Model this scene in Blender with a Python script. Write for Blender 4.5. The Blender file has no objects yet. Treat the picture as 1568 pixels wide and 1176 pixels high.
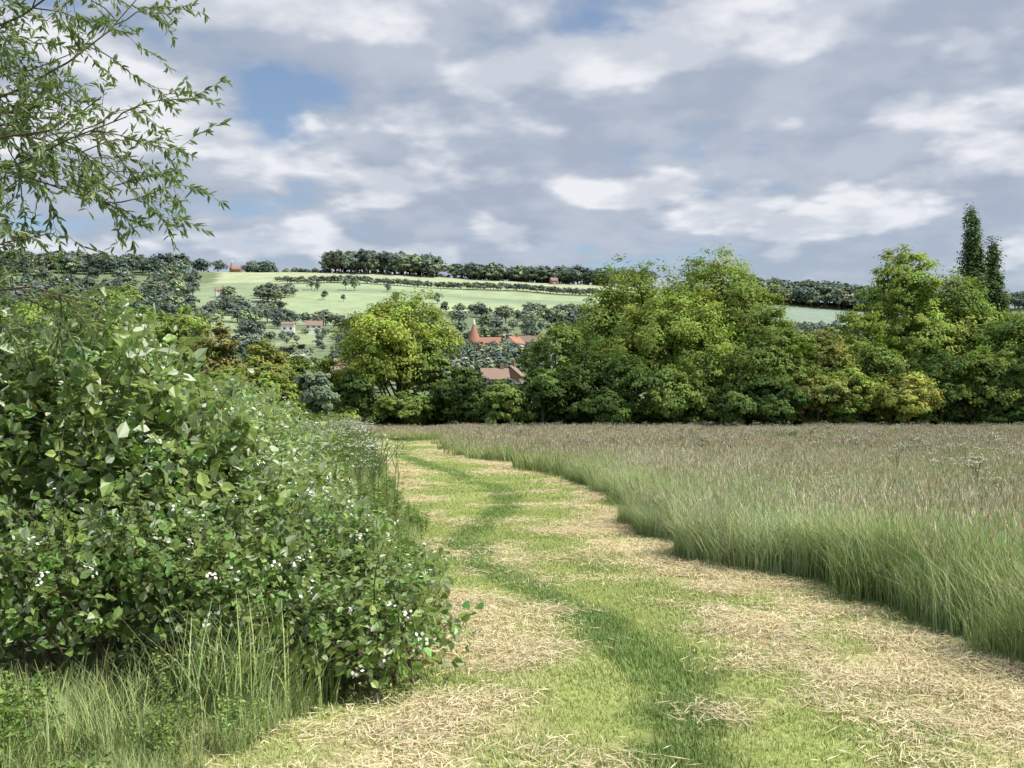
import bpy, math, numpy as np
from mathutils import Vector
R=np.random.default_rng
scene=bpy.context.scene
scene.view_settings.view_transform='Standard'
F=1538.0; HZ=630.0; CX=784.0; EYE=1.7
def X(px,d): return (px-CX)/F*d
def Zp(py,d): return EYE-(py-HZ)/F*d
# ---------------------------------------------------------------- noise
def h2(ix,iy,s):
    n=(ix.astype(np.int64)*374761393+iy.astype(np.int64)*668265263+s*1442695041)&0xffffffff
    n=((n^(n>>13))*1274126177)&0xffffffff
    n=(n^(n>>16))&0xffff
    return n/65535.0
def vn(x,y,s=0):
    x=np.asarray(x,float);y=np.asarray(y,float)
    ix=np.floor(x);iy=np.floor(y);fx=x-ix;fy=y-iy
    fx=fx*fx*(3-2*fx);fy=fy*fy*(3-2*fy)
    a=h2(ix,iy,s);b=h2(ix+1,iy,s);c=h2(ix,iy+1,s);d=h2(ix+1,iy+1,s)
    return (a*(1-fx)+b*fx)*(1-fy)+(c*(1-fx)+d*fx)*fy
def fbm(x,y,s=0,o=4):
    t=0;a=.5;n=0
    for i in range(o):
        t=t+a*vn(x*2**i,y*2**i,s+i*17);n+=a;a*=.5
    return t/n
def sm(a,b,x):
    t=np.clip((x-a)/(b-a),0,1);return t*t*(3-2*t)
# ---------------------------------------------------------------- mesh building
def unit(v): return v/np.maximum(np.linalg.norm(v,axis=-1,keepdims=True),1e-9)
class Acc:
    def __init__(s): s.V=[];s.Q=[];s.C=[];s.M=[];s.n=0
    def add(s,V,Q,C,mi=0):
        V=np.asarray(V,float);Q=np.asarray(Q,int);C=np.asarray(C,float)
        if C.ndim==1: C=np.tile(C,(len(V),1))
        s.V.append(V);s.Q.append(Q+s.n);s.C.append(C);s.M.append(np.full(len(Q),mi));s.n+=len(V)
    def obj(s,name,mats,loc=(0,0,0),smooth=False,link=True):
        V=np.concatenate(s.V);Q=np.concatenate(s.Q);C=np.concatenate(s.C);M=np.concatenate(s.M)
        me=bpy.data.meshes.new(name)
        me.vertices.add(len(V));me.vertices.foreach_set('co',V.ravel())
        me.loops.add(Q.size);me.loops.foreach_set('vertex_index',Q.ravel())
        me.polygons.add(len(Q));me.polygons.foreach_set('loop_start',np.arange(len(Q))*4)
        for m in mats: me.materials.append(m)
        me.polygons.foreach_set('material_index',M)
        me.polygons.foreach_set('use_smooth',np.full(len(Q),smooth))
        me.update(calc_edges=True)
        at=me.attributes.new('Col','FLOAT_COLOR','POINT')
        at.data.foreach_set('color',np.concatenate([C,np.ones((len(C),1))],1).ravel())
        o=bpy.data.objects.new(name,me);o.location=loc
        if link: scene.collection.objects.link(o)
        return o
def leaves(P,D,N,L,W,C,fold=.25):
    n=len(P);D=unit(D);S=unit(np.cross(D,N));N=unit(np.cross(S,D))
    L=np.broadcast_to(L,(n,))[:,None];W=np.broadcast_to(W,(n,))[:,None]
    def p(a,b,c): return P+D*L*a+S*W*b+N*W*c
    V=np.stack([p(0,0,0),p(.28,-.5,fold),p(.65,-.4,fold),p(1,0,-.1),p(.65,.4,fold),p(.28,.5,fold)],1).reshape(-1,3)
    b=np.arange(n)[:,None]*6
    Q=np.concatenate([b+np.array([0,3,2,1]),b+np.array([0,5,4,3])])
    return V,Q,np.repeat(C,6,0)
def rhomb(P,D,N,L,W,C):
    n=len(P);D=unit(D);S=unit(np.cross(D,N))
    L=np.broadcast_to(L,(n,))[:,None];W=np.broadcast_to(W,(n,))[:,None]
    V=np.stack([P-D*L*.5,P-S*W*.5,P+D*L*.5,P+S*W*.5],1).reshape(-1,3)
    return V,np.arange(n)[:,None]*4+np.array([0,1,2,3]),np.repeat(C,4,0)
def tube(pts,rad,k=6):
    pts=np.asarray(pts,float);n=len(pts)
    T=unit(np.gradient(pts,axis=0));ref=np.array([.31,.95,.05])
    A=unit(np.cross(T,ref));B=np.cross(T,A)
    a=np.arange(k)/k*2*math.pi;rad=np.asarray(rad)[:,None,None]
    V=(pts[:,None]+rad*(A[:,None]*np.cos(a)[None,:,None]+B[:,None]*np.sin(a)[None,:,None])).reshape(-1,3)
    Q=[[i*k+j,i*k+(j+1)%k,(i+1)*k+(j+1)%k,(i+1)*k+j] for i in range(n-1) for j in range(k)]
    return V,np.array(Q)
def blades(B,Dr,H,bend,W,C0,C1,seg=3):
    n=len(B);h=np.stack([np.cos(Dr),np.sin(Dr),np.zeros(n)],1);s=np.stack([-h[:,1],h[:,0],np.zeros(n)],1)
    up=np.array([0,0,1.]);Vs=[];Cs=[]
    for i in range(seg+1):
        t=i/seg
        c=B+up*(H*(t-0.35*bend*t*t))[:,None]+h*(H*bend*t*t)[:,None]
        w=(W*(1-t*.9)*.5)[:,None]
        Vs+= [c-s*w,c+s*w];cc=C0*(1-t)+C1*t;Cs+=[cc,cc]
    V=np.stack(Vs,1).reshape(-1,3);C=np.stack(Cs,1).reshape(-1,3);m=2*(seg+1)
    b=np.arange(n)[:,None]*m
    Q=np.concatenate([b+np.array([2*i,2*i+1,2*i+3,2*i+2]) for i in range(seg)])
    return V,Q,C,(V.reshape(n,m,3)[:,-1]+V.reshape(n,m,3)[:,-2])/2
# ---------------------------------------------------------------- materials
def newmat(name):
    m=bpy.data.materials.new(name);m.use_nodes=True;nt=m.node_tree;nt.nodes.clear();return m,nt
def foliage_mat(name,rough=.5,trans=.3,spec=.35,back=None,var=.35,tint=(1,1,1)):
    m,nt=newmat(name);N=nt.nodes;L=nt.links
    out=N.new('ShaderNodeOutputMaterial');a=N.new('ShaderNodeAttribute');a.attribute_name='Col'
    col=a.outputs['Color']
    if var>0:
        oi=N.new('ShaderNodeObjectInfo')
        mr=N.new('ShaderNodeMapRange');mr.inputs[3].default_value=1-var;mr.inputs[4].default_value=1+var
        L.new(oi.outputs['Random'],mr.inputs[0])
        mul=N.new('ShaderNodeVectorMath');mul.operation='SCALE';L.new(col,mul.inputs[0]);L.new(mr.outputs[0],mul.inputs['Scale'])
        col=mul.outputs[0]
    if back:
        g=N.new('ShaderNodeNewGeometry');mx=N.new('ShaderNodeMix');mx.data_type='RGBA'
        L.new(g.outputs['Backfacing'],mx.inputs[0]);L.new(col,mx.inputs[6]);mx.inputs[7].default_value=(*back,1);col=mx.outputs[2]
    if spec>0:
        p=N.new('ShaderNodeBsdfPrincipled');p.inputs['Roughness'].default_value=rough;p.inputs['Specular IOR Level'].default_value=spec
        L.new(col,p.inputs['Base Color'])
    else:
        p=N.new('ShaderNodeBsdfDiffuse');L.new(col,p.inputs['Color'])
    if trans>0:
        t=N.new('ShaderNodeBsdfTranslucent');tm=N.new('ShaderNodeVectorMath');tm.operation='MULTIPLY'
        L.new(col,tm.inputs[0]);tm.inputs[1].default_value=(1.5*tint[0],1.6*tint[1],.6*tint[2]);L.new(tm.outputs[0],t.inputs['Color'])
        ms=N.new('ShaderNodeMixShader');ms.inputs[0].default_value=trans
        L.new(p.outputs[0],ms.inputs[1]);L.new(t.outputs[0],ms.inputs[2]);L.new(ms.outputs[0],out.inputs['Surface'])
    else: L.new(p.outputs[0],out.inputs['Surface'])
    return m
def solid_mat(name,c1,c2,scale=5,rough=.8,bump=0.0):
    m,nt=newmat(name);N=nt.nodes;L=nt.links
    out=N.new('ShaderNodeOutputMaterial');p=N.new('ShaderNodeBsdfPrincipled');p.inputs['Roughness'].default_value=rough
    p.inputs['Specular IOR Level'].default_value=.2
    tc=N.new('ShaderNodeTexCoord');no=N.new('ShaderNodeTexNoise');no.inputs['Scale'].default_value=scale;no.inputs['Detail'].default_value=6
    L.new(tc.outputs['Object'],no.inputs['Vector'])
    mx=N.new('ShaderNodeMix');mx.data_type='RGBA';L.new(no.outputs[0],mx.inputs[0]);mx.inputs[6].default_value=(*c1,1);mx.inputs[7].default_value=(*c2,1)
    L.new(mx.outputs[2],p.inputs['Base Color'])
    if bump:
        b=N.new('ShaderNodeBump');b.inputs['Strength'].default_value=bump;L.new(no.outputs[0],b.inputs['Height']);L.new(b.outputs[0],p.inputs['Normal'])
    L.new(p.outputs[0],out.inputs['Surface']);return m
M_leaf=foliage_mat('tree_leaves',.6,.24,0,var=.0)
M_bush=foliage_mat('bush_leaves',.4,.25,.45,back=(.38,.46,.32),var=0)
M_willow=foliage_mat('willow_leaves',.5,.3,.35,back=(.20,.27,.15),var=0)
M_grass=foliage_mat('grass_blades',.6,.0,0,var=.15)
M_herb=foliage_mat('herb_leaves',.6,.2,0,var=.15)
M_far_haze=foliage_mat('distant_leaves_haze_tint',.9,.0,0,var=.3)  # used with leaf colours that have distance haze mixed in
M_flower=foliage_mat('white_flowers',.7,.0,0,var=.05)
M_bark=solid_mat('bark',(.07,.055,.04),(.16,.13,.10),6,.9,.4)
M_brick=solid_mat('brick_wall',(.22,.12,.09),(.33,.20,.15),3,.9)
M_tile=solid_mat('clay_roof_tiles',(.36,.17,.12),(.48,.26,.19),2.5,.85,.3)
M_tile2=solid_mat('brown_roof_tiles',(.24,.17,.14),(.36,.27,.22),2.5,.85,.3)
M_white=solid_mat('white_paint',(.7,.7,.68),(.82,.82,.8),2,.6)
M_glass=solid_mat('window_glass',(.03,.04,.05),(.06,.07,.08),2,.15)
mg,nt=newmat('ground_soil_and_grass');N=nt.nodes;L=nt.links
out=N.new('ShaderNodeOutputMaterial');p=N.new('ShaderNodeBsdfPrincipled');p.inputs['Roughness'].default_value=.95;p.inputs['Specular IOR Level'].default_value=.05
a=N.new('ShaderNodeAttribute');a.attribute_name='Col';tc=N.new('ShaderNodeTexCoord')
n1=N.new('ShaderNodeTexNoise');n1.inputs['Scale'].default_value=14;n1.inputs['Detail'].default_value=8;n1.inputs['Roughness'].default_value=.7
n2=N.new('ShaderNodeTexNoise');n2.inputs['Scale'].default_value=.05;n2.inputs['Detail'].default_value=8;n2.inputs['Roughness'].default_value=.65
L.new(tc.outputs['Object'],n1.inputs['Vector']);L.new(tc.outputs['Object'],n2.inputs['Vector'])
m1=N.new('ShaderNodeMapRange');m1.inputs[1].default_value=.25;m1.inputs[2].default_value=.75;m1.inputs[3].default_value=.55;m1.inputs[4].default_value=1.4;L.new(n1.outputs[0],m1.inputs[0])
m2=N.new('ShaderNodeMapRange');m2.inputs[1].default_value=.3;m2.inputs[2].default_value=.7;m2.inputs[3].default_value=.84;m2.inputs[4].default_value=1.16;L.new(n2.outputs[0],m2.inputs[0])
mm=N.new('ShaderNodeMath');mm.operation='MULTIPLY';L.new(m1.outputs[0],mm.inputs[0]);L.new(m2.outputs[0],mm.inputs[1])
vm=N.new('ShaderNodeVectorMath');vm.operation='SCALE';L.new(a.outputs['Color'],vm.inputs[0]);L.new(mm.outputs[0],vm.inputs['Scale'])
L.new(vm.outputs[0],p.inputs['Base Color'])
bp=N.new('ShaderNodeBump');bp.inputs['Strength'].default_value=.5;bp.inputs['Distance'].default_value=.03;L.new(n1.outputs[0],bp.inputs['Height']);L.new(bp.outputs[0],p.inputs['Normal'])
L.new(p.outputs[0],out.inputs['Surface'])
# ---------------------------------------------------------------- terrain
YT=[-100,100,200,300,400,600,800,1000,1200,1320,1600,2500,6000,9000]
ZT=[0,0,3,12,26,52,83,122,170,176,140,60,30,30]
FX=[-2500,-612,-300,-150,0,114,325,480,700,2500];FV=[1.05,1.04,1.0,.985,.95,.9,.80,.74,.76,.8]
def tz(x,y):
    x=np.asarray(x,float);y=np.asarray(y,float)
    z=np.interp(y,YT,ZT)*np.interp(x*1200/np.maximum(y,600),FX,FV)
    z=z+(fbm(x/180,y/180,5,3)-.5)*14*sm(250,700,y)
    return z+ (fbm(x/3,y/3,9,3)-.5)*.12*(1-sm(60,100,y))
XR=([0,4.8,6.9,9.7,11.4,13.8,17.4,23.8,30.8,37,49,60,75],[4.9,4.25,3.5,3.0,2.35,2.0,2.15,1.75,.35,-1.5,-3.3,-4.6,-6])
XL=([0,3,4.8,7,10.5,15.4,23.8,37,52,60,75],[-1.6,-1.5,-1.1,-.5,-.85,-1.55,-2.85,-4.9,-7.2,-9,-14])
XTk=([0,4.8,6.2,7.7,9.3,11.4,13.8,17.4,21.8,29,37,52],[.6,.85,1.15,.83,.34,-.33,-.66,-.1,-.3,-2,-4,-6])
def xr(y): return np.interp(y,*XR)+(fbm(y*0.9,y*0+3,2,3)-.5)*.9
def xl(y): return np.interp(y,*XL)+(fbm(y*0.9,y*0+7,4,3)-.5)*.35
def xtk(y): return np.interp(y,*XTk)+(fbm(y*.7,y*0,31,2)-.5)*.3
def straw(x,y):
    dr=xr(y)-x;dl=x-xl(y)
    n=fbm(x*1.7,y*1.1,21,4)
    edge=np.exp(-np.abs(dr-.5)/1.0)+.8*np.exp(-np.abs(dl-.4)/.55)
    near=sm(2.6,1.2,np.abs(x-3.4))*sm(9,6,y)*.26
    return sm(.58,.88,n*.95+edge*.40+near-.02)*(1-.3*sm(22,50,y))*(1-.8*np.exp(-((x-xtk(y))/.5)**2))
def track(x,y):
    d=np.abs(x-xtk(y));d2=np.abs(x-xtk(y)-1.15)
    return np.maximum(np.exp(-(d/.24)**2),.3*np.exp(-(d2/.3)**2))
def inpath(x,y): return (x>xl(y)-sm(6.2,5,y)*.9)&(x<xr(y))&(y<66)
xs=np.concatenate([np.arange(-9,9,.16),np.geomspace(9,60,30),np.arange(68,800,8.),np.geomspace(820,9000,14)])
xs=np.unique(np.concatenate([xs,-xs[xs>=9]]))
ys=np.concatenate([np.linspace(-60,2,14),np.arange(2.2,20,.16),np.geomspace(20,95,60),np.arange(102,1330,7.),np.geomspace(1345,9000,22)])
GX,GY=np.meshgrid(xs,ys);GZ=tz(GX,GY)
C=np.zeros(GX.shape+(3,));C[:]=(.14,.18,.07)
def setc(mask,c):
    m=np.asarray(mask,float)[...,None];global C;C=C*(1-m)+np.array(c)*m
st=straw(GX,GY);tk=track(GX,GY);ip=inpath(GX,GY)
pc=np.array((.34,.40,.13))*(1-st[...,None])+np.array((.57,.48,.29))*st[...,None]
pc=pc*(1-.5*tk[...,None])
C=np.where(ip[...,None],pc,C)
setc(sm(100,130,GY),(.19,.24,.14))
ax=GX
setc((fbm(GX/60,GY/60,61,2)>.55)&(GY>420)&(GY<1000)&(ax<-60),(.31,.37,.22))
fld=(GY>1066)&(GY<1240)&(ax>-350+(1200-GY)*.25)&(ax<150);setc(fld,(.42,.47,.30))
f2=(GY>1104)&(GY<1128)&(ax>-260)&(ax<180);setc(f2,(.38,.42,.29))
f3=(GY>760+ax*.25+15)&(GY<1048)&(ax>-225)&(ax<150);setc(f3,(.35,.43,.26))
f3b=(GY>960)&(GY<1010)&(ax>-225)&(ax<150);setc(f3b,(.29,.36,.23))
f3c=(GY>985)&(GY<993)&(ax>-225)&(ax<150);setc(f3c,(.22,.28,.19))
f4=(GY>760+ax*.25+15)&(GY<905)&(ax>-60)&(ax<110);setc(f4,(.41,.49,.27))
f5=(GY>860)&(GY<1066)&(ax>-345)&(ax<-225);setc(f5,(.28,.35,.22))
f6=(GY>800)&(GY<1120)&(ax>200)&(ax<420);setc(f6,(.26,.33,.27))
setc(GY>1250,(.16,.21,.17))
acc=Acc();nx=len(xs);ny=len(ys)
i=np.arange(ny-1)[:,None]*nx+np.arange(nx-1)[None]
Q=np.stack([i,i+1,i+nx+1,i+nx],-1).reshape(-1,4)
acc.add(np.stack([GX,GY,GZ],-1).reshape(-1,3),Q,C.reshape(-1,3))
acc.obj('ground',[mg],smooth=True)
# ---------------------------------------------------------------- scatter
def scatter(name,P,rz,S,idx,sources):
    col=bpy.data.collections.new(name+'_sources')
    for i,o in enumerate(sources): o.name='%s_part_%02d'%(name,i);col.objects.link(o)
    me=bpy.data.meshes.new(name);me.vertices.add(len(P));me.vertices.foreach_set('co',np.asarray(P,float).ravel())
    a=me.attributes.new('rz','FLOAT_VECTOR','POINT');rv=np.zeros((len(P),3));rv[:,2]=rz;a.data.foreach_set('vector',rv.ravel())
    a=me.attributes.new('sc','FLOAT_VECTOR','POINT');a.data.foreach_set('vector',np.asarray(S,float).ravel())
    a=me.attributes.new('ix','INT','POINT');a.data.foreach_set('value',np.asarray(idx,dtype=np.int32))
    o=bpy.data.objects.new(name,me);scene.collection.objects.link(o)
    ng=bpy.data.node_groups.new(name,'GeometryNodeTree')
    ng.interface.new_socket('Geometry',in_out='INPUT',socket_type='NodeSocketGeometry')
    ng.interface.new_socket('Geometry',in_out='OUTPUT',socket_type='NodeSocketGeometry')
    N=ng.nodes;L=ng.links;gi=N.new('NodeGroupInput');go=N.new('NodeGroupOutput')
    ip=N.new('GeometryNodeInstanceOnPoints');ci=N.new('GeometryNodeCollectionInfo');ci.inputs['Collection'].default_value=col
    ci.inputs['Separate Children'].default_value=True;ci.inputs['Reset Children'].default_value=True
    def na(n,t):
        q=N.new('GeometryNodeInputNamedAttribute');q.data_type=t;q.inputs['Name'].default_value=n;return q.outputs['Attribute']
    er=N.new('FunctionNodeEulerToRotation')
    L.new(gi.outputs[0],ip.inputs['Points']);L.new(ci.outputs[0],ip.inputs['Instance']);ip.inputs['Pick Instance'].default_value=True
    L.new(na('ix','INT'),ip.inputs['Instance Index']);L.new(na('rz','FLOAT_VECTOR'),er.inputs[0]);L.new(er.outputs[0],ip.inputs['Rotation'])
    L.new(na('sc','FLOAT_VECTOR'),ip.inputs['Scale']);L.new(ip.outputs[0],go.inputs[0])
    md=o.modifiers.new('scatter','NODES');md.node_group=ng
    return o
def jit(c,n,r,a=.2,hue=.1):
    c=np.array(c)[None]*np.exp(r.normal(0,a,(n,1)))
    return np.clip(c*(1+r.normal(0,hue,(n,3))*np.array([1,.4,.8])),0,.9)
def tuft(seed,n,rad,h0,h1,w,c0,c1,bend=(.1,.5),heads=0,headc=(.25,.19,.14),seg=3,headl=.1,hw=1.3):
    r=R(seed);a=Acc();ang=r.uniform(0,6.28,n);q=rad*np.sqrt(r.random(n))
    B=np.stack([q*np.cos(ang),q*np.sin(ang),np.full(n,-.01)],1);H=r.uniform(h0,h1,n)
    V,Q,C,T=blades(B,r.uniform(0,6.28,n),H,r.uniform(*bend,n),r.uniform(.6,1.2,n)*w,jit(c0,n,r),jit(c1,n,r),seg)
    a.add(V,Q,C)
    if heads:
        n=heads;ang=r.uniform(0,6.28,n);q=rad*np.sqrt(r.random(n));B=np.stack([q*np.cos(ang),q*np.sin(ang),np.zeros(n)],1)
        H=r.uniform(h1*.8,h1*1.15,n);V,Q,C,T=blades(B,r.uniform(0,6.28,n),H,r.uniform(0.02,.3,n),np.full(n,w*.4),jit(c0,n,r),jit(c1,n,r),3);a.add(V,Q,C)
        for k in range(2):
            D=np.stack([r.normal(0,.3,n),r.normal(0,.3,n),np.ones(n)],1)
            V,Q,C=rhomb(T,D,r.normal(0,1,(n,3)),headl*r.uniform(.7,1.3,n),w*hw,jit(headc,n,r,.2));a.add(V,Q,C)
    return a.obj('tuft',[M_grass],link=False)
GS0=(.26,.33,.11);GS1=(.51,.57,.23)
src=[tuft(s,300,.33,.025,.065,.007,GS0,GS1,(.2,.9),seg=2) for s in range(3)]
src+=[tuft(s,210,.20,.035,.08,.007,(.14,.22,.07),(.27,.39,.13),(.1,.7),seg=2) for s in (4,5)]
def strawtuft(seed,n=230,rad=.26):
    r=R(seed);a=Acc();P=np.stack([r.normal(0,rad*.6,n),r.normal(0,rad*.6,n),r.uniform(.004,.05,n)],1)
    az=r.normal(r.uniform(0,3),1.0,n);D=np.stack([np.cos(az),np.sin(az),r.normal(0,.2,n)],1)
    V,Q,C=rhomb(P,D,np.array([0,0,1.])+r.normal(0,.3,(n,3)),r.uniform(.05,.17,n),r.uniform(.003,.008,n),jit((.74,.62,.42),n,r,.18,.06));a.add(V,Q,C)
    m=120;V,Q,C,T=blades(np.stack([r.normal(0,rad*.6,m),r.normal(0,rad*.6,m),np.zeros(m)],1),r.uniform(0,6.28,m),r.uniform(.03,.08,m),r.uniform(.2,.9,m),np.full(m,.007),jit((.35,.39,.15),m,r),jit((.56,.56,.28),m,r),2);a.add(V,Q,C)
    return a.obj('t',[M_grass],link=False)
src+=[strawtuft(s) for s in (11,12,13)]
r=R(1)
def pts_region(n,y0,y1,fx0,fx1,r,p=1.0):
    y=y0+(y1-y0)*r.random(n)**p;a=fx0(y);b=fx1(y);return a+(b-a)*r.random(n),y
PX=[];PY=[];SC=[]
for (y0,y1,n,s) in ((2.5,10,780,.95),(10,20,700,1.1),(20,36,420,1.7),(36,64,350,2.6)):
    x,y=pts_region(n,y0,y1,lambda y:xl(y)-.2-sm(6.2,5,y)*1.0,lambda y:xr(y)+.2,r);PX.append(x);PY.append(y);SC.append(np.full(n,s))
x=np.concatenate(PX);y=np.concatenate(PY);s=np.concatenate(SC)
st=straw(x,y);tk=track(x,y);u=r.random(len(x))
idx=np.where(u<st*.95,r.integers(5,8,len(x)),np.where(r.random(len(x))<tk-.2,r.integers(3,5,len(x)),r.integers(0,3,len(x))))
nt_=330;ty=3+40*r.random(nt_)**1.5;tx=xtk(ty)+r.normal(0,.13,nt_);x=np.concatenate([x,tx]);y=np.concatenate([y,ty]);s=np.concatenate([s,np.interp(ty,[3,40],[.75,1.6])]);idx=np.concatenate([idx,r.integers(3,5,nt_)])
hz=s**.5*(.6+.8*fbm(x*1.5,y*1.5,77,3))
scatter('mown_grass_path',np.stack([x,y,tz(x,y)],1),r.uniform(0,6.28,len(x)),np.stack([s,s,hz],1),idx,src)
# ---- tall meadow
HC=(.50,.43,.31)
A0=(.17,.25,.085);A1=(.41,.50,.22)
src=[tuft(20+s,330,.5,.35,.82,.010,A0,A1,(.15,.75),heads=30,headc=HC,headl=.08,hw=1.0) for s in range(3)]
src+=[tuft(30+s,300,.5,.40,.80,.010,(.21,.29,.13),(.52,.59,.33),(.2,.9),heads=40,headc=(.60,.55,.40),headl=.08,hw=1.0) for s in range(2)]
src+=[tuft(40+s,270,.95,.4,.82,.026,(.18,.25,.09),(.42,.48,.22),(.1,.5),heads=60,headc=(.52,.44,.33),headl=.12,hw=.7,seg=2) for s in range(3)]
PX=[];PY=[];SC=[];ID=[]
def ybound(y): return .6*y+3
for (y0,y1,n,s,i0,i1) in ((5.0,12,260,1.0,0,5),(12,26,1250,1.0,0,5),(26,46,1000,1.0,5,8),(46,78,1700,1.1,5,8)):
    x,y=pts_region(n,y0,y1,lambda y:xr(y)+.25,ybound,r,.75);PX.append(x);PY.append(y);SC.append(np.full(n,s));ID.append(r.integers(i0,i1,n))
n=150;y=5+25*r.random(n);x=xr(y)+.05+.3*r.random(n);PX.append(x);PY.append(y);SC.append(np.full(n,.6));ID.append(r.integers(0,5,n))
x,y=pts_region(260,58,76,lambda y:-.17*y-4,lambda y:-.03*y,r);PX.append(x);PY.append(y);SC.append(np.full(260,1.1));ID.append(r.integers(5,8,260))
x=np.concatenate(PX);y=np.concatenate(PY);s=np.concatenate(SC);idx=np.concatenate(ID)
k=(y<26)&(fbm(x/4,y/4,66,2)>.52);idx=np.where(k,r.integers(3,5,len(x)),np.where((y<26),r.integers(0,4,len(x)),idx))
hh=s*(.50+.95*fbm(x/1.7,y/1.7,55,3))*np.interp(y,[10,40,75],[1.05,.85,.70])
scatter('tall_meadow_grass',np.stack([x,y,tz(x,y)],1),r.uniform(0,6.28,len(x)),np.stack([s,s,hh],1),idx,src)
# ---- left verge
def nettle(seed,h=1.0,col=(.19,.28,.085)):
    r=R(seed);a=Acc();ns=14
    for k in range(ns):
        b=np.array([r.normal(0,.2),r.normal(0,.2),0]);hh=h*r.uniform(.6,1.05);lean=r.normal(0,.12,2)
        t=np.linspace(0,1,5);pts=b+np.stack([lean[0]*t*t*hh,lean[1]*t*t*hh,t*hh],1)
        V,Q=tube(pts,.006*(1.1-t),3);a.add(V,Q,(.14,.19,.07))
        m=30;tt=r.uniform(.12,1,m)**.8;P=np.stack([np.interp(tt,t,pts[:,i]) for i in range(3)],1)
        az=r.uniform(0,6.28,m);D=np.stack([np.cos(az),np.sin(az),r.normal(.0,.35,m)],1);Nn=np.array([0,0,1.])+r.normal(0,.3,(m,3))
        V,Q,C=leaves(P,D,Nn,r.uniform(.07,.14,m)*(1.15-.5*tt),r.uniform(.03,.055,m),jit(col,m,r,.2));a.add(V,Q,C)
    return a.obj('n',[M_herb],link=False)
def parsley(seed,h=1.1):
    r=R(seed);a=Acc()
    for k in range(3):
        b=np.array([r.normal(0,.08),r.normal(0,.08),0]);hh=h*r.uniform(.8,1.1)
        t=np.linspace(0,1,4);top=b+np.array([r.normal(0,.08),r.normal(0,.08),hh]);pts=b+(top-b)*t[:,None]
        V,Q=tube(pts,.005*(1.2-t),4);a.add(V,Q,(.12,.17,.07))
        for j in range(5):
            e=top+np.array([r.normal(0,.12),r.normal(0,.12),r.normal(0,.05)]);st_=b+(top-b)*r.uniform(.6,.8)
            V,Q=tube(np.stack([st_,(st_+e)/2+[0,0,.02],e]),[.003]*3,3);a.add(V,Q,(.12,.17,.07))
            m=16;P=e+np.stack([r.normal(0,.025,m),r.normal(0,.025,m),r.normal(0,.006,m)],1)
            V,Q,C=rhomb(P,r.normal(0,1,(m,3))*[1,1,.1],np.array([0,0,1.])+r.normal(0,.25,(m,3)),.022,.022,jit((.68,.69,.58),m,r,.08,.03));a.add(V,Q,C,1)
    return a.obj('p',[M_grass,M_flower],link=False)
src=[nettle(50+s) for s in range(3)]+[nettle(60,.9,(.27,.36,.13))]
src+=[tuft(70+s,170,.4,.35,.9,.012,(.20,.28,.10),(.46,.55,.24),(.15,.8),heads=(12 if s==0 else 0),headc=(.52,.48,.34),headl=.08,hw=1.) for s in range(3)]
PX=[];PY=[];SC=[];ID=[]
for (y0,y1,n,wl,s) in ((9.0,18,300,1.8,.85),(18,36,560,3.0,1.0),(36,75,650,4.5,1.3)):
    x,y=pts_region(n,y0,y1,lambda y:xl(y)-wl,lambda y:xl(y)-.05,r);dd=xl(y)-x
    PX.append(x);PY.append(y);SC.append(s*(.4+.75*sm(0,1.8,dd))*r.uniform(.8,1.15,n));ID.append(np.where(r.random(n)<.22,r.integers(0,4,n),r.integers(4,7,n)))
x,y=pts_region(200,3.2,5.9,lambda y:-.6*y-.8,lambda y:xl(y)-.3+0*y,r)
PX.append(x);PY.append(y);SC.append((.28+.28*r.random(len(x)))*np.where(xl(y)-x<.9,.6,1));ID.append(np.where(r.random(len(x))<.22,r.integers(0,4,len(x)),r.integers(5,7,len(x))))
n=4;PX.append(r.uniform(-1.6,-1.25,n));PY.append(r.uniform(5.6,5.95,n));SC.append(.7+.25*r.random(n));ID.append(r.integers(5,7,n))
x=np.concatenate(PX);y=np.concatenate(PY);s=np.concatenate(SC);idx=np.concatenate(ID)
scatter('verge_nettles_and_grass',np.stack([x,y,tz(x,y)],1),r.uniform(0,6.28,len(x)),np.stack([s,s,s],1),idx,src)
src=[parsley(s) for s in (80,81,82)]
x1,y1=pts_region(200,12,70,lambda y:xl(y)-3,lambda y:xl(y)-.3,r);x2,y2=pts_region(700,12,70,lambda y:xr(y)+.7,ybound,r,.7)
k=fbm(x2/6,y2/6,91,2)>.47;x2=x2[k];y2=y2[k]
x=np.concatenate([x1,x2]);y=np.concatenate([y1,y2]);s=np.concatenate([np.full(len(x1),1.08),np.full(len(x2),.82)])*r.uniform(.85,1.1,len(x))
scatter('cow_parsley',np.stack([x,y,tz(x,y)],1),r.uniform(0,6.28,len(x)),np.stack([s,s,s],1),r.integers(0,3,len(x)),src)
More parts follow.
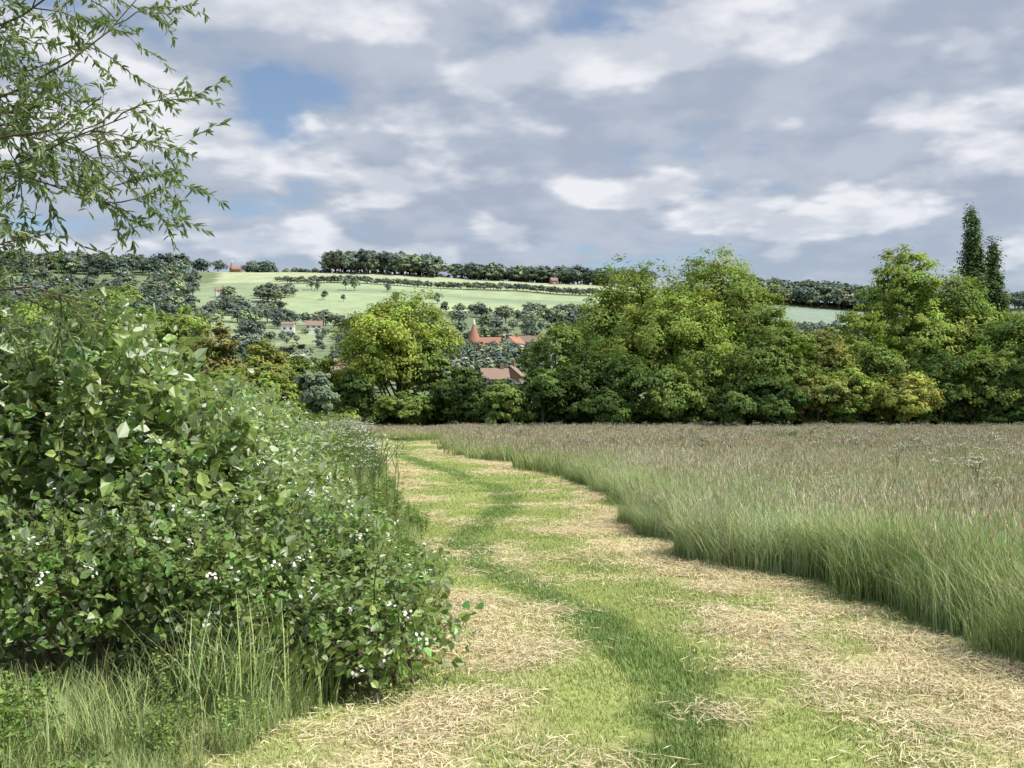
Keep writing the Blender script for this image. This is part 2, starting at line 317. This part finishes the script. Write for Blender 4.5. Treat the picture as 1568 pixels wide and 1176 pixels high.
# ---------------------------------------------------------------- trees
def tree(name,x,y,H,W,seed,col,nl=22000,ls=.26,base=.12,K=16,link=True,mat=None,z=None,trunk=True,ns=None,lr=(.20,.33),column=False):
    r=R(seed);a=Acc();zb=H*base;cz=(H+zb)/2;rz=(H-zb)/2;rx=W/2
    LC=[];LR=[]
    if column:
        for k in range(K):
            s=(k+.5)/K;pr=min(1,(s+.12)*2.6)*(1-max(0,(s-.45)/.55)**1.7*.8);R0=rx*pr*r.uniform(.7,.95)
            an=r.uniform(0,6.28);off=(rx*pr-R0)*r.uniform(.4,1.6);LC.append(np.array([off*math.cos(an),off*math.sin(an),zb+(H-zb)*s-R0*.3]));LR.append(R0)
    else:
        for k in range(K):
            u=unit(r.normal(0,1,3));u[2]=u[2]*.9+.05
            f=r.uniform(.45,.78);R0=min(W,H-zb)*r.uniform(*lr)
            LC.append(np.array([u[0]*(rx-R0*.6)*f*1.25,u[1]*(rx-R0*.6)*f*1.25,u[2]*(rz-R0*.6)*f*1.25])+[0,0,cz]);LR.append(R0)
        LC.append(np.array([0,0,H-min(W,H)*.2]));LR.append(min(W,H)*.2)
        LC.append(np.array([0,0,cz]));LR.append(min(rx,rz)*.75)
    LC=np.array(LC);LR=np.array(LR);K=len(LC)
    if ns is None: ns=int(K*24)
    w=LR**(1 if column else 2);li=r.choice(K,ns,p=w/w.sum());u=unit(r.normal(0,1,(ns,3)));u[:,2]=np.where(u[:,2]<-.3,-u[:,2]*.6,u[:,2])
    up=1.25 if column else 1.0
    SP=LC[li]+u*[1,1,up]*LR[li][:,None]*r.uniform(.5 if column else .78,1.06,(ns,1));SP[:,2]=np.maximum(SP[:,2],zb*.5+.2)
    lobec=np.exp(r.normal(0,.15,K))[li];SC=jit(col,ns,r,.18,.08)*lobec[:,None]
    sr=(W*.05 if not column else W*.1)*r.uniform(.6,1.4,ns)
    si=r.integers(0,ns,nl);g=np.clip(r.normal(0,1,(nl,3)),-1.8,1.8)*[1,1,.6 if not column else 1.6]
    P=SP[si]+g*sr[si][:,None]*.75;P[:,2]=np.maximum(P[:,2],.1)
    outd=unit(P-[0,0,cz*.8]);Nn=unit(u[si]*.7+outd*.5+unit(g)*.6+np.array([0,0,.4])+r.normal(0,.35,(nl,3)))
    D=unit(np.cross(Nn,r.normal(0,1,(nl,3))))
    C=SC[si]*np.exp(r.normal(0,.14,(nl,1)))
    V,Q,C=rhomb(P,D,Nn,ls*r.uniform(.6,1.35,nl),ls*.62*r.uniform(.7,1.2,nl),C);a.add(V,Q,C)
    if trunk:
        tr=max(.06,H*.022);t=np.linspace(0,1,7);top=np.array([r.normal(0,.1)*W*.3,r.normal(0,.1)*W*.3,H*.8])
        pts=top*t[:,None]+np.stack([np.sin(t*4)*.1,np.cos(t*3)*.1-.1,t*0],1);pts[0,2]=-.3
        V,Q=tube(pts,tr*(1.25-1.1*t),7);a.add(V,Q,(.1,.1,.1),1)
        for k in range(0,K-1,2 if column else 1):
            s0=r.uniform(.15,.6)
            if column: s0=max(.05,LC[k][2]/H-.15)
            p0=np.array([np.interp(s0,t,pts[:,i]) for i in range(3)]);e=LC[k];mid=(p0+e)/2+[0,0,-.02*H]
            V,Q=tube(np.stack([p0,mid,e]),[tr*.4,tr*.25,tr*.08],4);a.add(V,Q,(.1,.1,.1),1)
    zz=(float(tz(x,y)) if link else 0) if z is None else z
    return a.obj(name,[mat or M_leaf,M_bark],(x,y,zz),link=link)
def T(name,px,top,wpx,d,seed,col,**k):
    H=Zp(top,d);W=wpx/F*d
    return tree(name,X(px,d),d,H,W,seed,col,**k)
YG=(.31,.38,.09);MG=(.19,.26,.075);DG=(.10,.155,.05);LG=(.25,.325,.085);OL=(.25,.28,.09)
T('field_maple_tree',605,450,190,82,101,YG,nl=30000,K=20,base=.04,ls=.28)
B=dict(ls=.31)
T('oak_tree',955,393,180,96,102,LG,nl=30000,K=20,base=.05,**B)
T('oak_tree',1090,378,205,97,103,LG,nl=38000,K=24,base=.05,**B)
T('oak_tree',1180,462,120,94,104,MG,nl=18000,base=.05,**B)
T('oak_tree',1020,440,200,90,105,LG,nl=28000,base=.03,**B)
T('oak_tree',1395,376,150,92,106,LG,nl=28000,K=20,base=.03,**B)
T('oak_tree',1465,412,150,94,107,MG,nl=24000,base=.03,**B)
T('oak_tree',1555,480,160,88,108,MG,nl=20000,base=.03,**B)
T('oak_tree',1640,455,180,92,118,DG,nl=16000,base=.03,**B)
T('lombardy_poplar_tree',1492,324,52,112,109,(.11,.16,.07),nl=26000,K=34,base=.04,ns=620,ls=.34,column=True)
T('lombardy_poplar_tree',1522,378,60,113,110,(.11,.16,.07),nl=22000,K=28,base=.04,ns=540,ls=.34,column=True)
hed=[(545,560,80,79,DG),(700,560,90,78,DG),(725,590,80,77,DG),(770,585,90,77,MG),(830,560,90,78,DG),(850,490,110,86,MG),(890,520,120,80,DG),(960,540,120,79,DG),(1030,560,100,78,MG),
 (1090,520,130,80,MG),(1160,500,120,80,MG),(1215,510,110,81,MG),(1270,500,110,86,OL),(1310,475,110,88,LG),(1250,570,100,78,OL),(1310,560,90,79,LG),(1385,572,105,77,(.33,.35,.10)),
 (1440,540,110,80,DG),(1500,530,110,80,MG),(1570,540,110,79,DG),(660,520,70,80,MG),(1340,520,110,84,MG),(1650,560,120,79,DG),(1180,575,90,77,DG),(1120,600,80,76.5,DG),(930,600,90,76.5,DG),(620,600,80,77,MG)]
for i,(px,tp,w,d,c) in enumerate(hed): T('hawthorn_shrub' ,px,tp,w,d,200+i,c,nl=10000,K=9,base=.0,ls=.28)
lh=[(180,425,190,62,(.26,.34,.10)),(70,440,170,60,LG),(270,470,120,64,LG),(-40,450,180,58,MG),(330,495,110,60,(.24,.24,.10)),(400,520,110,62,OL),(450,545,90,66,MG),(500,545,80,84,LG),(410,575,90,46,LG),(350,560,100,40,LG),(250,560,140,34,MG),(120,540,160,30,MG),
 (480,568,80,56,(.30,.37,.26)),(440,610,60,40,LG),(535,622,90,78,LG),(-20,520,160,26,DG)]
for i,(px,tp,w,d,c) in enumerate(lh): T('hedge_shrub',px,tp,w,d,300+i,c,nl=13000,K=10,base=.0,ls=.22 if d>45 else .14)
# distant trees: air haze is painted in as paler, bluish leaf colours
fsrc=[tree('ft',0,0,10,w,400+i,c,nl=1500,ls=.98,base=.03,K=9,link=False,mat=M_far_haze,trunk=True,ns=110) for i,(w,c) in enumerate(((9,(.18,.235,.185)),(11,(.20,.26,.18)),(8,(.16,.215,.185)),(10,(.26,.32,.19)),(13,(.16,.21,.175)),(10,(.24,.28,.20))))]
P=[];S=[]
def ft(x,y,h,w=1.0): P.append((x,y,float(tz(x,y))-.3));S.append((h/10*w,h/10*w,h/10))
r=R(7)
def pw(px0,px1,y0,y1,n,h0,h1):
    for k in range(n):
        y=r.uniform(y0,y1);ft(X(r.uniform(px0,px1),y),y,r.uniform(h0,h1),r.uniform(.9,1.4))
pw(505,675,1190,1240,80,20,29);pw(690,925,1195,1240,100,16,23);pw(925,1000,1180,1230,40,14,20)
pw(-60,285,1120,1230,140,14,22);pw(60,350,1205,1235,50,14,20);pw(365,415,1215,1235,14,12,17);pw(415,505,1222,1240,26,6,9)
pw(1130,1345,1130,1200,120,18,28);pw(1345,1700,1150,1230,110,16,22)
for yy,x0,x1,h in ((1086,-255,150,5),(1060,-240,150,6.5),(1240,-330,130,5)):
    for x in np.arange(x0,x1,3.5):
        if r.random()<.93: ft(x,yy+r.normal(0,1)+x*.02,h*r.uniform(.7,1.3),1.2)
for x in (-205,-188,-170,-158,-120): ft(x+r.normal(0,5),985+r.normal(0,5),r.uniform(9,16),.7)
for x in (-200,-180,-150,-95,-60): ft(x+r.normal(0,5),885+r.normal(0,8),r.uniform(6,12),.9)
pw(325,450,880,930,12,9,13);pw(395,435,850,870,6,14,18);pw(-80,300,650,1100,170,11,20)
pw(300,430,640,830,32,8,12)
def clear(x,y):
    px=CX+x/y*F
    if 700<px<815 and 225<y<415: return False
    if 420<px<520 and 330<y<575: return False
    return True
for k in range(460):
    y=r.uniform(230,750);px=r.uniform(-100,1000);x=X(px,y)
    if y>740+x*.25 and x>-215: continue
    if not clear(x,y): continue
    if fbm(x/60,y/60,61,2)>.55 and y>420 and x<-60 and r.random()<.8: continue
    ft(x,y,r.uniform(5,11) if y<600 else r.uniform(7,12),r.uniform(.9,1.4))
pw(690,822,372,392,24,4.4,6.4);pw(690,822,300,340,26,6,9);pw(738,800,222,230,8,2.8,4.6);pw(415,525,400,480,16,3,4.4);pw(462,500,520,532,5,3.4,4.6)
pw(850,1330,600,780,110,9,13);pw(930,1600,420,640,90,8,12)
P=np.array(P);S=np.array(S)
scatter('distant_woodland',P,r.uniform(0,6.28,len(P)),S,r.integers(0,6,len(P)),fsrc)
P=[];S=[]
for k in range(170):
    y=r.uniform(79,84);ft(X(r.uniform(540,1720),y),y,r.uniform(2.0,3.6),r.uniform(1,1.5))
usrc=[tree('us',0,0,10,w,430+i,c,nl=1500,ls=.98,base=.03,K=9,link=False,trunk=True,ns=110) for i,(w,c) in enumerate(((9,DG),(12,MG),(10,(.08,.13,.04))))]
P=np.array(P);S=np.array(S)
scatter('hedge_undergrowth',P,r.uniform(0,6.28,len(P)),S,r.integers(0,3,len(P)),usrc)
# ---------------------------------------------------------------- buildings
def box(name,c,s,mat,par):
    x,y,z=c;a,b,h=[q/2 for q in s]
    V=[(x+i*a,y+j*b,z+k*h) for k in(-1,1) for j in(-1,1) for i in(-1,1)]
    me=bpy.data.meshes.new(name);me.from_pydata(V,[],[(0,2,3,1),(4,5,7,6),(0,1,5,4),(2,6,7,3),(0,4,6,2),(1,3,7,5)]);me.materials.append(mat)
    o=bpy.data.objects.new(name,me);o.parent=par;scene.collection.objects.link(o);return o
def house(name,x,y,w,d,h,rh,wall,tile,rot=0,dz=-.3,chim=True):
    e=bpy.data.objects.new(name,None);scene.collection.objects.link(e);e.location=(x,y,float(tz(x,y))+dz);e.rotation_euler[2]=rot
    a,b=w/2,d/2
    V=[(-a,-b,-3),(a,-b,-3),(a,b,-3),(-a,b,-3),(-a,-b,h),(a,-b,h),(a,b,h),(-a,b,h),(-a,0,h+rh-.1),(a,0,h+rh-.1)]
    me=bpy.data.meshes.new('walls');me.from_pydata(V,[],[(0,1,5,4),(2,3,7,6),(1,2,6,9,5),(3,0,4,8,7)]);me.materials.append(wall)
    o=bpy.data.objects.new('walls',me);o.parent=e;scene.collection.objects.link(o)
    oh=.4;t=.2;k=rh/b;A=a+oh;B=b+oh;zb=h-oh*k
    V=[(-A,-B,zb),(A,-B,zb),(A,0,h+rh),(-A,0,h+rh),(A,B,zb),(-A,B,zb)];V+=[(p[0],p[1],p[2]+t) for p in V]
    me=bpy.data.meshes.new('roof');me.from_pydata(V,[],[(0,3,2,1),(3,5,4,2),(6,7,8,9),(9,8,10,11),(0,1,7,6),(4,5,11,10),(1,2,8,7),(2,4,10,8),(5,3,9,11),(3,0,6,9)]);me.materials.append(tile)
    o=bpy.data.objects.new('roof',me);o.parent=e;scene.collection.objects.link(o)
    if chim: box('chimney',(a*.6,0,h+rh+.5),(.9,.7,2.0),M_brick,e)
    nwin=max(2,int(w/3));n=1
    for fl in range(2 if h>4 else 1):
        for i in range(nwin):
            wx=-a+w*(i+.5)/nwin
            box('window_frame_%d'%n,(wx,-b-.02,1.5+fl*2.4),(1.3,.12,1.2),M_white,e);box('window_%d'%n,(wx,-b-.06,1.5+fl*2.4),(1.1,.12,1.0),M_glass,e);n+=1
    for sgn in(-1,1): box('gable_window_%d'%(1 if sgn<0 else 2),(sgn*(a+.02),0,h*.7),(.12,1.2,1.1),M_glass,e)
    box('door',(0.0,-b-.05,.9),(.9,.12,2.0),M_white,e)
    return e
def lathe(name,prof,mat,par,k=28):
    V=[];Fc=[]
    for (rr,z) in prof:
        for j in range(k): V.append((rr*math.cos(j/k*2*math.pi),rr*math.sin(j/k*2*math.pi),z))
    for i in range(len(prof)-1):
        for j in range(k): Fc.append((i*k+j,i*k+(j+1)%k,(i+1)*k+(j+1)%k,(i+1)*k+j))
    Fc.append(tuple(range((len(prof)-1)*k,len(prof)*k)))
    me=bpy.data.meshes.new(name);me.from_pydata(V,[],Fc);me.materials.append(mat)
    o=bpy.data.objects.new(name,me);o.parent=par;scene.collection.objects.link(o);return o
def oast(x,y,s=1.0,w=8.5):
    e=house('oast_house',x,y,w*s,6.5*s,3.6*s,3.0*s,M_brick,M_tile,rot=math.radians(-8),chim=False)
    k=bpy.data.objects.new('kiln',None);k.parent=e;k.location=(-(w/2+2.2)*s,0,0);scene.collection.objects.link(k)
    lathe('kiln_wall',[(2.5*s,-1),(2.5*s,5.0*s)],M_brick,k);lathe('kiln_cone_roof',[(2.9*s,4.7*s),(2.8*s,5.1*s),(.55*s,11.6*s),(.5*s,11.7*s)],M_tile,k)
    lathe('cowl',[(.6*s,11.65*s),(.72*s,12.0*s),(.5*s,13.2*s),(.12*s,14.2*s)],M_white,k,12)
    return e
oast(X(725,400)+6.5,400)
house('brick_house',X(787,412),412,6.5,6,4.0,2.6,M_white,M_tile,rot=.9)
house('brick_house',X(810,440),440,8,6,3.5,2.8,M_brick,M_tile2,rot=-.3)
house('brick_house',X(757,240),240,6,6,3.8,2.4,M_brick,M_tile2,rot=.15,dz=-.6)
house('brick_house',X(784,250),250,4.5,5,3.6,2.2,M_brick,M_tile2,rot=1.3,dz=0)
house('rendered_house',X(441,500),500,6,6,3.6,1.2,M_white,M_tile2,rot=.1,dz=2.3)
house('brick_house',X(480,545),545,9,7,2.4,2.6,M_white,M_tile2,rot=.15,dz=2)
house('brick_house',X(528,190),190,3.4,5,5.0,2,M_brick,M_tile2,rot=.2,dz=2)
house('brick_house',X(15,900),900,12,8,5,4,M_white,M_tile2,rot=.4,dz=6)
house('brick_house',X(350,930),900,8,7,3,3,M_white,M_tile2,rot=.4,dz=3)
house('farmhouse',X(848,1180),1180,8,7,4.5,3.5,M_brick,M_tile2,rot=.3)
oast(X(362,1208),1208,1.1)
# ---------------------------------------------------------------- near bush (left)
def bush(name,lobes,seed,n,lsz,col,mat,up=.6,stems=30,shoots=0,rnd=.5,var=.25,aspect=.72,pale=.0,flowers=0):
    r=R(seed);a=Acc();Lb=np.array(lobes,float);w=Lb[:,3]*Lb[:,5];K=len(Lb)
    ns=n//9;li=r.choice(K,ns,p=w/w.sum());u=unit(r.normal(0,1,(ns,3)));u[:,2]=np.where(u[:,2]<-.4,-u[:,2],u[:,2])
    # lumpy outline: radius modulated by a few random bumps per lobe
    bd=unit(r.normal(0,1,(10,3)));bump=1+.16*np.clip((u@bd.T-.72)/.28,0,1).sum(1)-.05
    q=r.uniform(.45,1.15,(ns,1))**.6*bump[:,None];SP=Lb[li,:3]+u*Lb[li,3:6]*q
    SC=jit(col,ns,r,var,.12)
    dirs=unit(u+r.normal(0,.5,(ns,3))+[0,0,.35])
    si=np.repeat(np.arange(ns),9);m=len(si);t=r.random(m)
    P=SP[si]+dirs[si]*(t[:,None]-.5)*.34+r.normal(0,.02,(m,3));P[:,2]=np.maximum(P[:,2],.03)
    az=unit(r.normal(0,1,(m,3)));D=unit(az+dirs[si]*.6+[0,0,-.15]);Nn=unit(np.array([0,0,up])+u[si]*.4+r.normal(0,rnd,(m,3)))
    CC=SC[si]*np.exp(r.normal(0,.14,(m,1)))
    if pale>0:
        k=(r.random(m)<pale);CC[k]=jit((.56,.63,.50),k.sum(),r,.12,.04)
    sz=lsz*r.choice([.6,.85,1.0,1.3],m)*r.uniform(.85,1.15,m)
    V,Q,C=leaves(P,D,Nn,sz,sz*aspect*r.uniform(.8,1.15,m),CC,.14);a.add(V,Q,C)
    for j in range(0,ns,2):
        p0=SP[j]-dirs[j]*.17;V,Q=tube(np.stack([p0,SP[j],SP[j]+dirs[j]*.17]),[.004,.003,.0015],3);a.add(V,Q,(.1,.1,.1),1)
    for s in range(stems):
        l=Lb[r.integers(0,K)];b=np.array([l[0]+r.normal(0,.15),l[1]+r.normal(0,.15),-.05]);e=l[:3]+unit(r.normal(0,1,3)+[0,0,.7])*l[3:6]*.95
        mid=(b+e)/2+[0,0,.25];V,Q=tube(np.stack([b,(b+mid)/2,mid,e]),[.014,.011,.009,.004],5);a.add(V,Q,(.1,.1,.1),1)
    for s in range(shoots):
        l=Lb[r.integers(0,K)];uu=unit(r.normal(0,1,3)*[1,1,.3]+[0,0,.9]);b=l[:3]+uu*l[3:6]*.85
        ln=r.uniform(.25,.6);dr=unit(uu+[0,0,.8]+r.normal(0,.25,3));t=np.linspace(0,1,5)
        pts=b+dr*ln*t[:,None]+np.stack([t*t*r.normal(0,.1),t*t*r.normal(0,.1),-t*t*.05],1)
        V,Q=tube(pts,.005*(1.2-t),4);a.add(V,Q,(.1,.1,.1),1)
        m=14;tt=np.linspace(.1,1,m);P=np.stack([np.interp(tt,t,pts[:,i]) for i in range(3)],1);ang=np.arange(m)*2.4
        D=np.stack([np.cos(ang),np.sin(ang),np.full(m,.35)],1);Nn=np.array([0,0,1.])+r.normal(0,.35,(m,3))
        CC=jit(np.array(col)*1.2,m,r,.15)
        k=r.random(m)<pale*3;CC[k]=np.array((.56,.63,.50))
        V,Q,C=leaves(P,D,Nn,lsz*1.05*(1.2-.6*tt),lsz*aspect*(1.2-.6*tt),CC,.12);a.add(V,Q,C)
    if flowers:
        fi=r.choice(ns,flowers);fp=SP[fi]+u[fi]*.11+[0,0,.06];m=flowers*8;k=np.repeat(np.arange(flowers),8)
        P=fp[k]+r.normal(0,.022,(m,3));D=r.normal(0,1,(m,3));Nn=u[fi][k]+[0,0,.8]+r.normal(0,.4,(m,3))
        V,Q,C=rhomb(P,D,Nn,.028,.022,jit((.78,.78,.72),m,r,.06,.02));a.add(V,Q,C,2)
    return a.obj(name,[mat,M_bark,M_flower])
bush('grey_poplar_bush',[(-3.3,7.3,1.2,1.0,.9,1.1),(-2.6,7.4,.97,.75,.8,.88),(-4.3,7.2,1.1,1.0,.9,1.05),(-3.5,8.4,1.15,1.0,.9,1.05),(-2.05,7.3,.7,.55,.7,.68)],11,20000,.084,(.19,.28,.08),M_bush,shoots=100,stems=36,pale=.10,flowers=160)
bush('bramble_bush',[(-1.55,7.0,.5,.65,.6,.56),(-1.05,6.9,.36,.5,.5,.40),(-.85,6.3,.28,.42,.4,.36),(-1.9,6.4,.5,.6,.5,.46),(-1.3,6.1,.3,.45,.35,.32),(-2.7,6.3,.5,.7,.5,.52),(-3.6,6.1,.5,.7,.5,.52)],12,18000,.058,(.17,.26,.07),M_bush,shoots=60,stems=60,pale=.03,flowers=110)
bush('verge_thicket',[(-2.3,8.7,.6,.8,.8,.66),(-2.9,10.2,.85,.9,1.0,.85),(-2.0,10.4,.35,.65,1.0,.45),(-3.6,12.5,1.0,1.1,1.3,.95),(-3.0,13.4,.45,.8,1.2,.55),(-4.6,16,1.0,1.2,1.6,1.0)],13,16000,.078,(.26,.35,.14),M_bush,shoots=50,stems=40,pale=.10,flowers=120)
# ---------------------------------------------------------------- willow
def willow():
    r=R(33);a=Acc();base=np.array([-5.6,7.0,0.])
    t=np.linspace(0,1,8);tp=base+np.stack([t*.5+np.sin(t*3)*.1,t*.1,t*6.2],1);tp[0,2]=-.2
    V,Q=tube(tp,.17*(1.15-t),9);a.add(V,Q,(.1,.1,.1),1)
    PL=[];DL=[]
    def twig(p0,d,ln,rad,depth):
        n=7;pts=[p0];dd=d.copy()
        for i in range(n):
            dd=unit(dd+r.normal(0,.16,3)+np.array([0,0,-.05 if depth else -.02]));pts.append(pts[-1]+dd*ln/n)
        pts=np.array(pts);tt=np.linspace(0,1,n+1)
        V,Q=tube(pts,rad*(1.1-.85*tt),5 if depth==0 else 3);a.add(V,Q,(.1,.1,.1),1)
        if depth<2:
            for k in range(11 if depth==0 else 3):
                s=r.uniform(.3,1);p=np.array([np.interp(s,tt,pts[:,i]) for i in range(3)]);j=min(int(s*n),n-1);ax=unit(pts[j+1]-pts[j])
                twig(p,unit(ax+r.normal(0,.75,3)),ln*r.uniform(.16,.32) if depth==0 else ln*r.uniform(.35,.6),rad*.36,depth+1)
        if depth>0:
            m=int(ln/.020);s=r.uniform(.25,1,m);p=np.stack([np.interp(s,tt,pts[:,i]) for i in range(3)],1)
            j=np.minimum((s*n).astype(int),n-1);ax=unit(pts[j+1]-pts[j]);PL.append(p);DL.append(unit(ax+r.normal(0,.7,(m,3))+[0,0,-.35]))
    ends=[(255,95,6.6),(205,50,6.8),(125,-20,7.0),(175,190,6.5),(195,225,6.6),(110,120,7.2),(150,300,6.6),(50,200,6.4),(215,345,6.7),(100,345,7.0),(30,60,7.4),(10,290,6.6),(80,270,7.4),(25,350,7.0),(90,40,6.2),(130,230,7.2),(150,130,6.8),(20,130,6.8)]
    for (px,py,d) in ends:
        e=np.array([X(px,d),d,Zp(py,d)]);h=np.clip((e[2]-.35-.3*r.random())/6.2,.3,.95)
        s=np.array([np.interp(h,t,tp[:,i]) for i in range(3)]);v=e-s;ln=np.linalg.norm(v)
        twig(s,unit(v+[0,0,.10*ln]),ln*1.0,.016,0)
    for k in range(14):
        h=r.uniform(.6,1);s=np.array([np.interp(h,t,tp[:,i]) for i in range(3)]);az=r.uniform(2.0,4.3)
        twig(s,unit(np.array([math.cos(az),math.sin(az),.6])),r.uniform(1.4,2.3),.03,0)
    P=np.concatenate(PL);D=np.concatenate(DL);n=len(P)
    V,Q,C=leaves(P,D,np.array([0,0,1.])+r.normal(0,.7,(n,3)),r.uniform(.05,.09,n),r.uniform(.015,.025,n),jit((.17,.23,.10),n,r,.35),.2);a.add(V,Q,C)
    print('willow leaves',n)
    return a.obj('willow_tree',[M_willow,M_bark])
willow()
# ---------------------------------------------------------------- light & sky
el=math.radians(55);az=math.radians(105)
sd=Vector((math.sin(az)*math.cos(el),math.cos(az)*math.cos(el),math.sin(el)))
li=bpy.data.lights.new('sun','SUN');li.energy=5.0;li.angle=math.radians(.5);li.color=(1,.95,.83)
so=bpy.data.objects.new('sun',li);so.rotation_euler=sd.to_track_quat('Z','Y').to_euler();scene.collection.objects.link(so)
w=bpy.data.worlds.new('World');scene.world=w;w.use_nodes=True;nt=w.node_tree;nt.nodes.clear();N=nt.nodes;L=nt.links
out=N.new('ShaderNodeOutputWorld');sky=N.new('ShaderNodeTexSky');sky.sky_type='NISHITA';sky.sun_disc=False;sky.sun_elevation=el;sky.sun_rotation=az
sky.dust_density=2.0;sky.air_density=1.0;sky.ozone_density=1.2
bs=N.new('ShaderNodeBackground');bs.inputs[1].default_value=.15;L.new(sky.outputs[0],bs.inputs[0])
tc=N.new('ShaderNodeTexCoord');sx=N.new('ShaderNodeSeparateXYZ');L.new(tc.outputs['Generated'],sx.inputs[0])
def M(op,a,b=None,c=None,clamp=False):
    n=N.new('ShaderNodeMath');n.operation=op;n.use_clamp=clamp
    for i,v in enumerate((a,b,c)):
        if v is None: continue
        if isinstance(v,(int,float)): n.inputs[i].default_value=v
        else: L.new(v,n.inputs[i])
    return n.outputs[0]
zc=M('MAXIMUM',sx.outputs[2],0.0)
def cl(dz,scale,det,seed,rough=.5,off=.20):
    den=M('ADD',zc,off+dz);cx=M('DIVIDE',sx.outputs[0],den);cy=M('DIVIDE',sx.outputs[1],den)
    cb=N.new('ShaderNodeCombineXYZ');L.new(cx,cb.inputs[0]);L.new(cy,cb.inputs[1]);cb.inputs[2].default_value=seed
    no=N.new('ShaderNodeTexNoise');no.inputs['Scale'].default_value=scale;no.inputs['Detail'].default_value=det;no.inputs['Roughness'].default_value=rough;no.inputs['Distortion'].default_value=.0
    L.new(cb.outputs[0],no.inputs['Vector']);return no.outputs[0]
def MR(v,a,b,c=0.,d=1.,smooth=True):
    n=N.new('ShaderNodeMapRange');n.interpolation_type='SMOOTHSTEP' if smooth else 'LINEAR'
    for i,q in zip((1,2,3,4),(a,b,c,d)): n.inputs[i].default_value=q
    L.new(v,n.inputs[0]);return n.outputs[0]
SD=11.4
a1=cl(0,2.6,8,SD,.48);a2=cl(.035,2.6,4,SD,.45);a3=cl(0,5.5,6,2.1,.5)
cov=MR(M('ADD',a1,M('MULTIPLY',M('SUBTRACT',a3,.5),.35)),.32,.46)
top=MR(M('SUBTRACT',a1,a2),-.02,.10)
puff=MR(a3,.38,.68)
lit=M('ADD',M('MULTIPLY',top,M('ADD',.45,M('MULTIPLY',puff,.5))),M('MULTIPLY',puff,.25),clamp=True)
mx=N.new('ShaderNodeMix');mx.data_type='RGBA';L.new(lit,mx.inputs[0]);mx.inputs[6].default_value=(.42,.485,.60,1);mx.inputs[7].default_value=(.92,.93,.97,1)
bc=N.new('ShaderNodeBackground');bc.inputs[1].default_value=.95;L.new(mx.outputs[2],bc.inputs[0])
hzf=MR(zc,.06,.20,.6,.96,False)
ms=N.new('ShaderNodeMixShader');L.new(M('MULTIPLY',cov,hzf),ms.inputs[0]);L.new(bs.outputs[0],ms.inputs[1]);L.new(bc.outputs[0],ms.inputs[2]);L.new(ms.outputs[0],out.inputs[0])
# ---------------------------------------------------------------- camera
cam=bpy.data.cameras.new('camera');cam.sensor_width=36;cam.lens=36*F/1568;cam.clip_end=20000;cam.clip_start=.05
co=bpy.data.objects.new('camera',cam);co.location=(0,0,EYE+float(tz(0,0)));co.rotation_euler=(math.radians(90)+math.atan((HZ-588)/F),0,0);scene.collection.objects.link(co);scene.camera=co
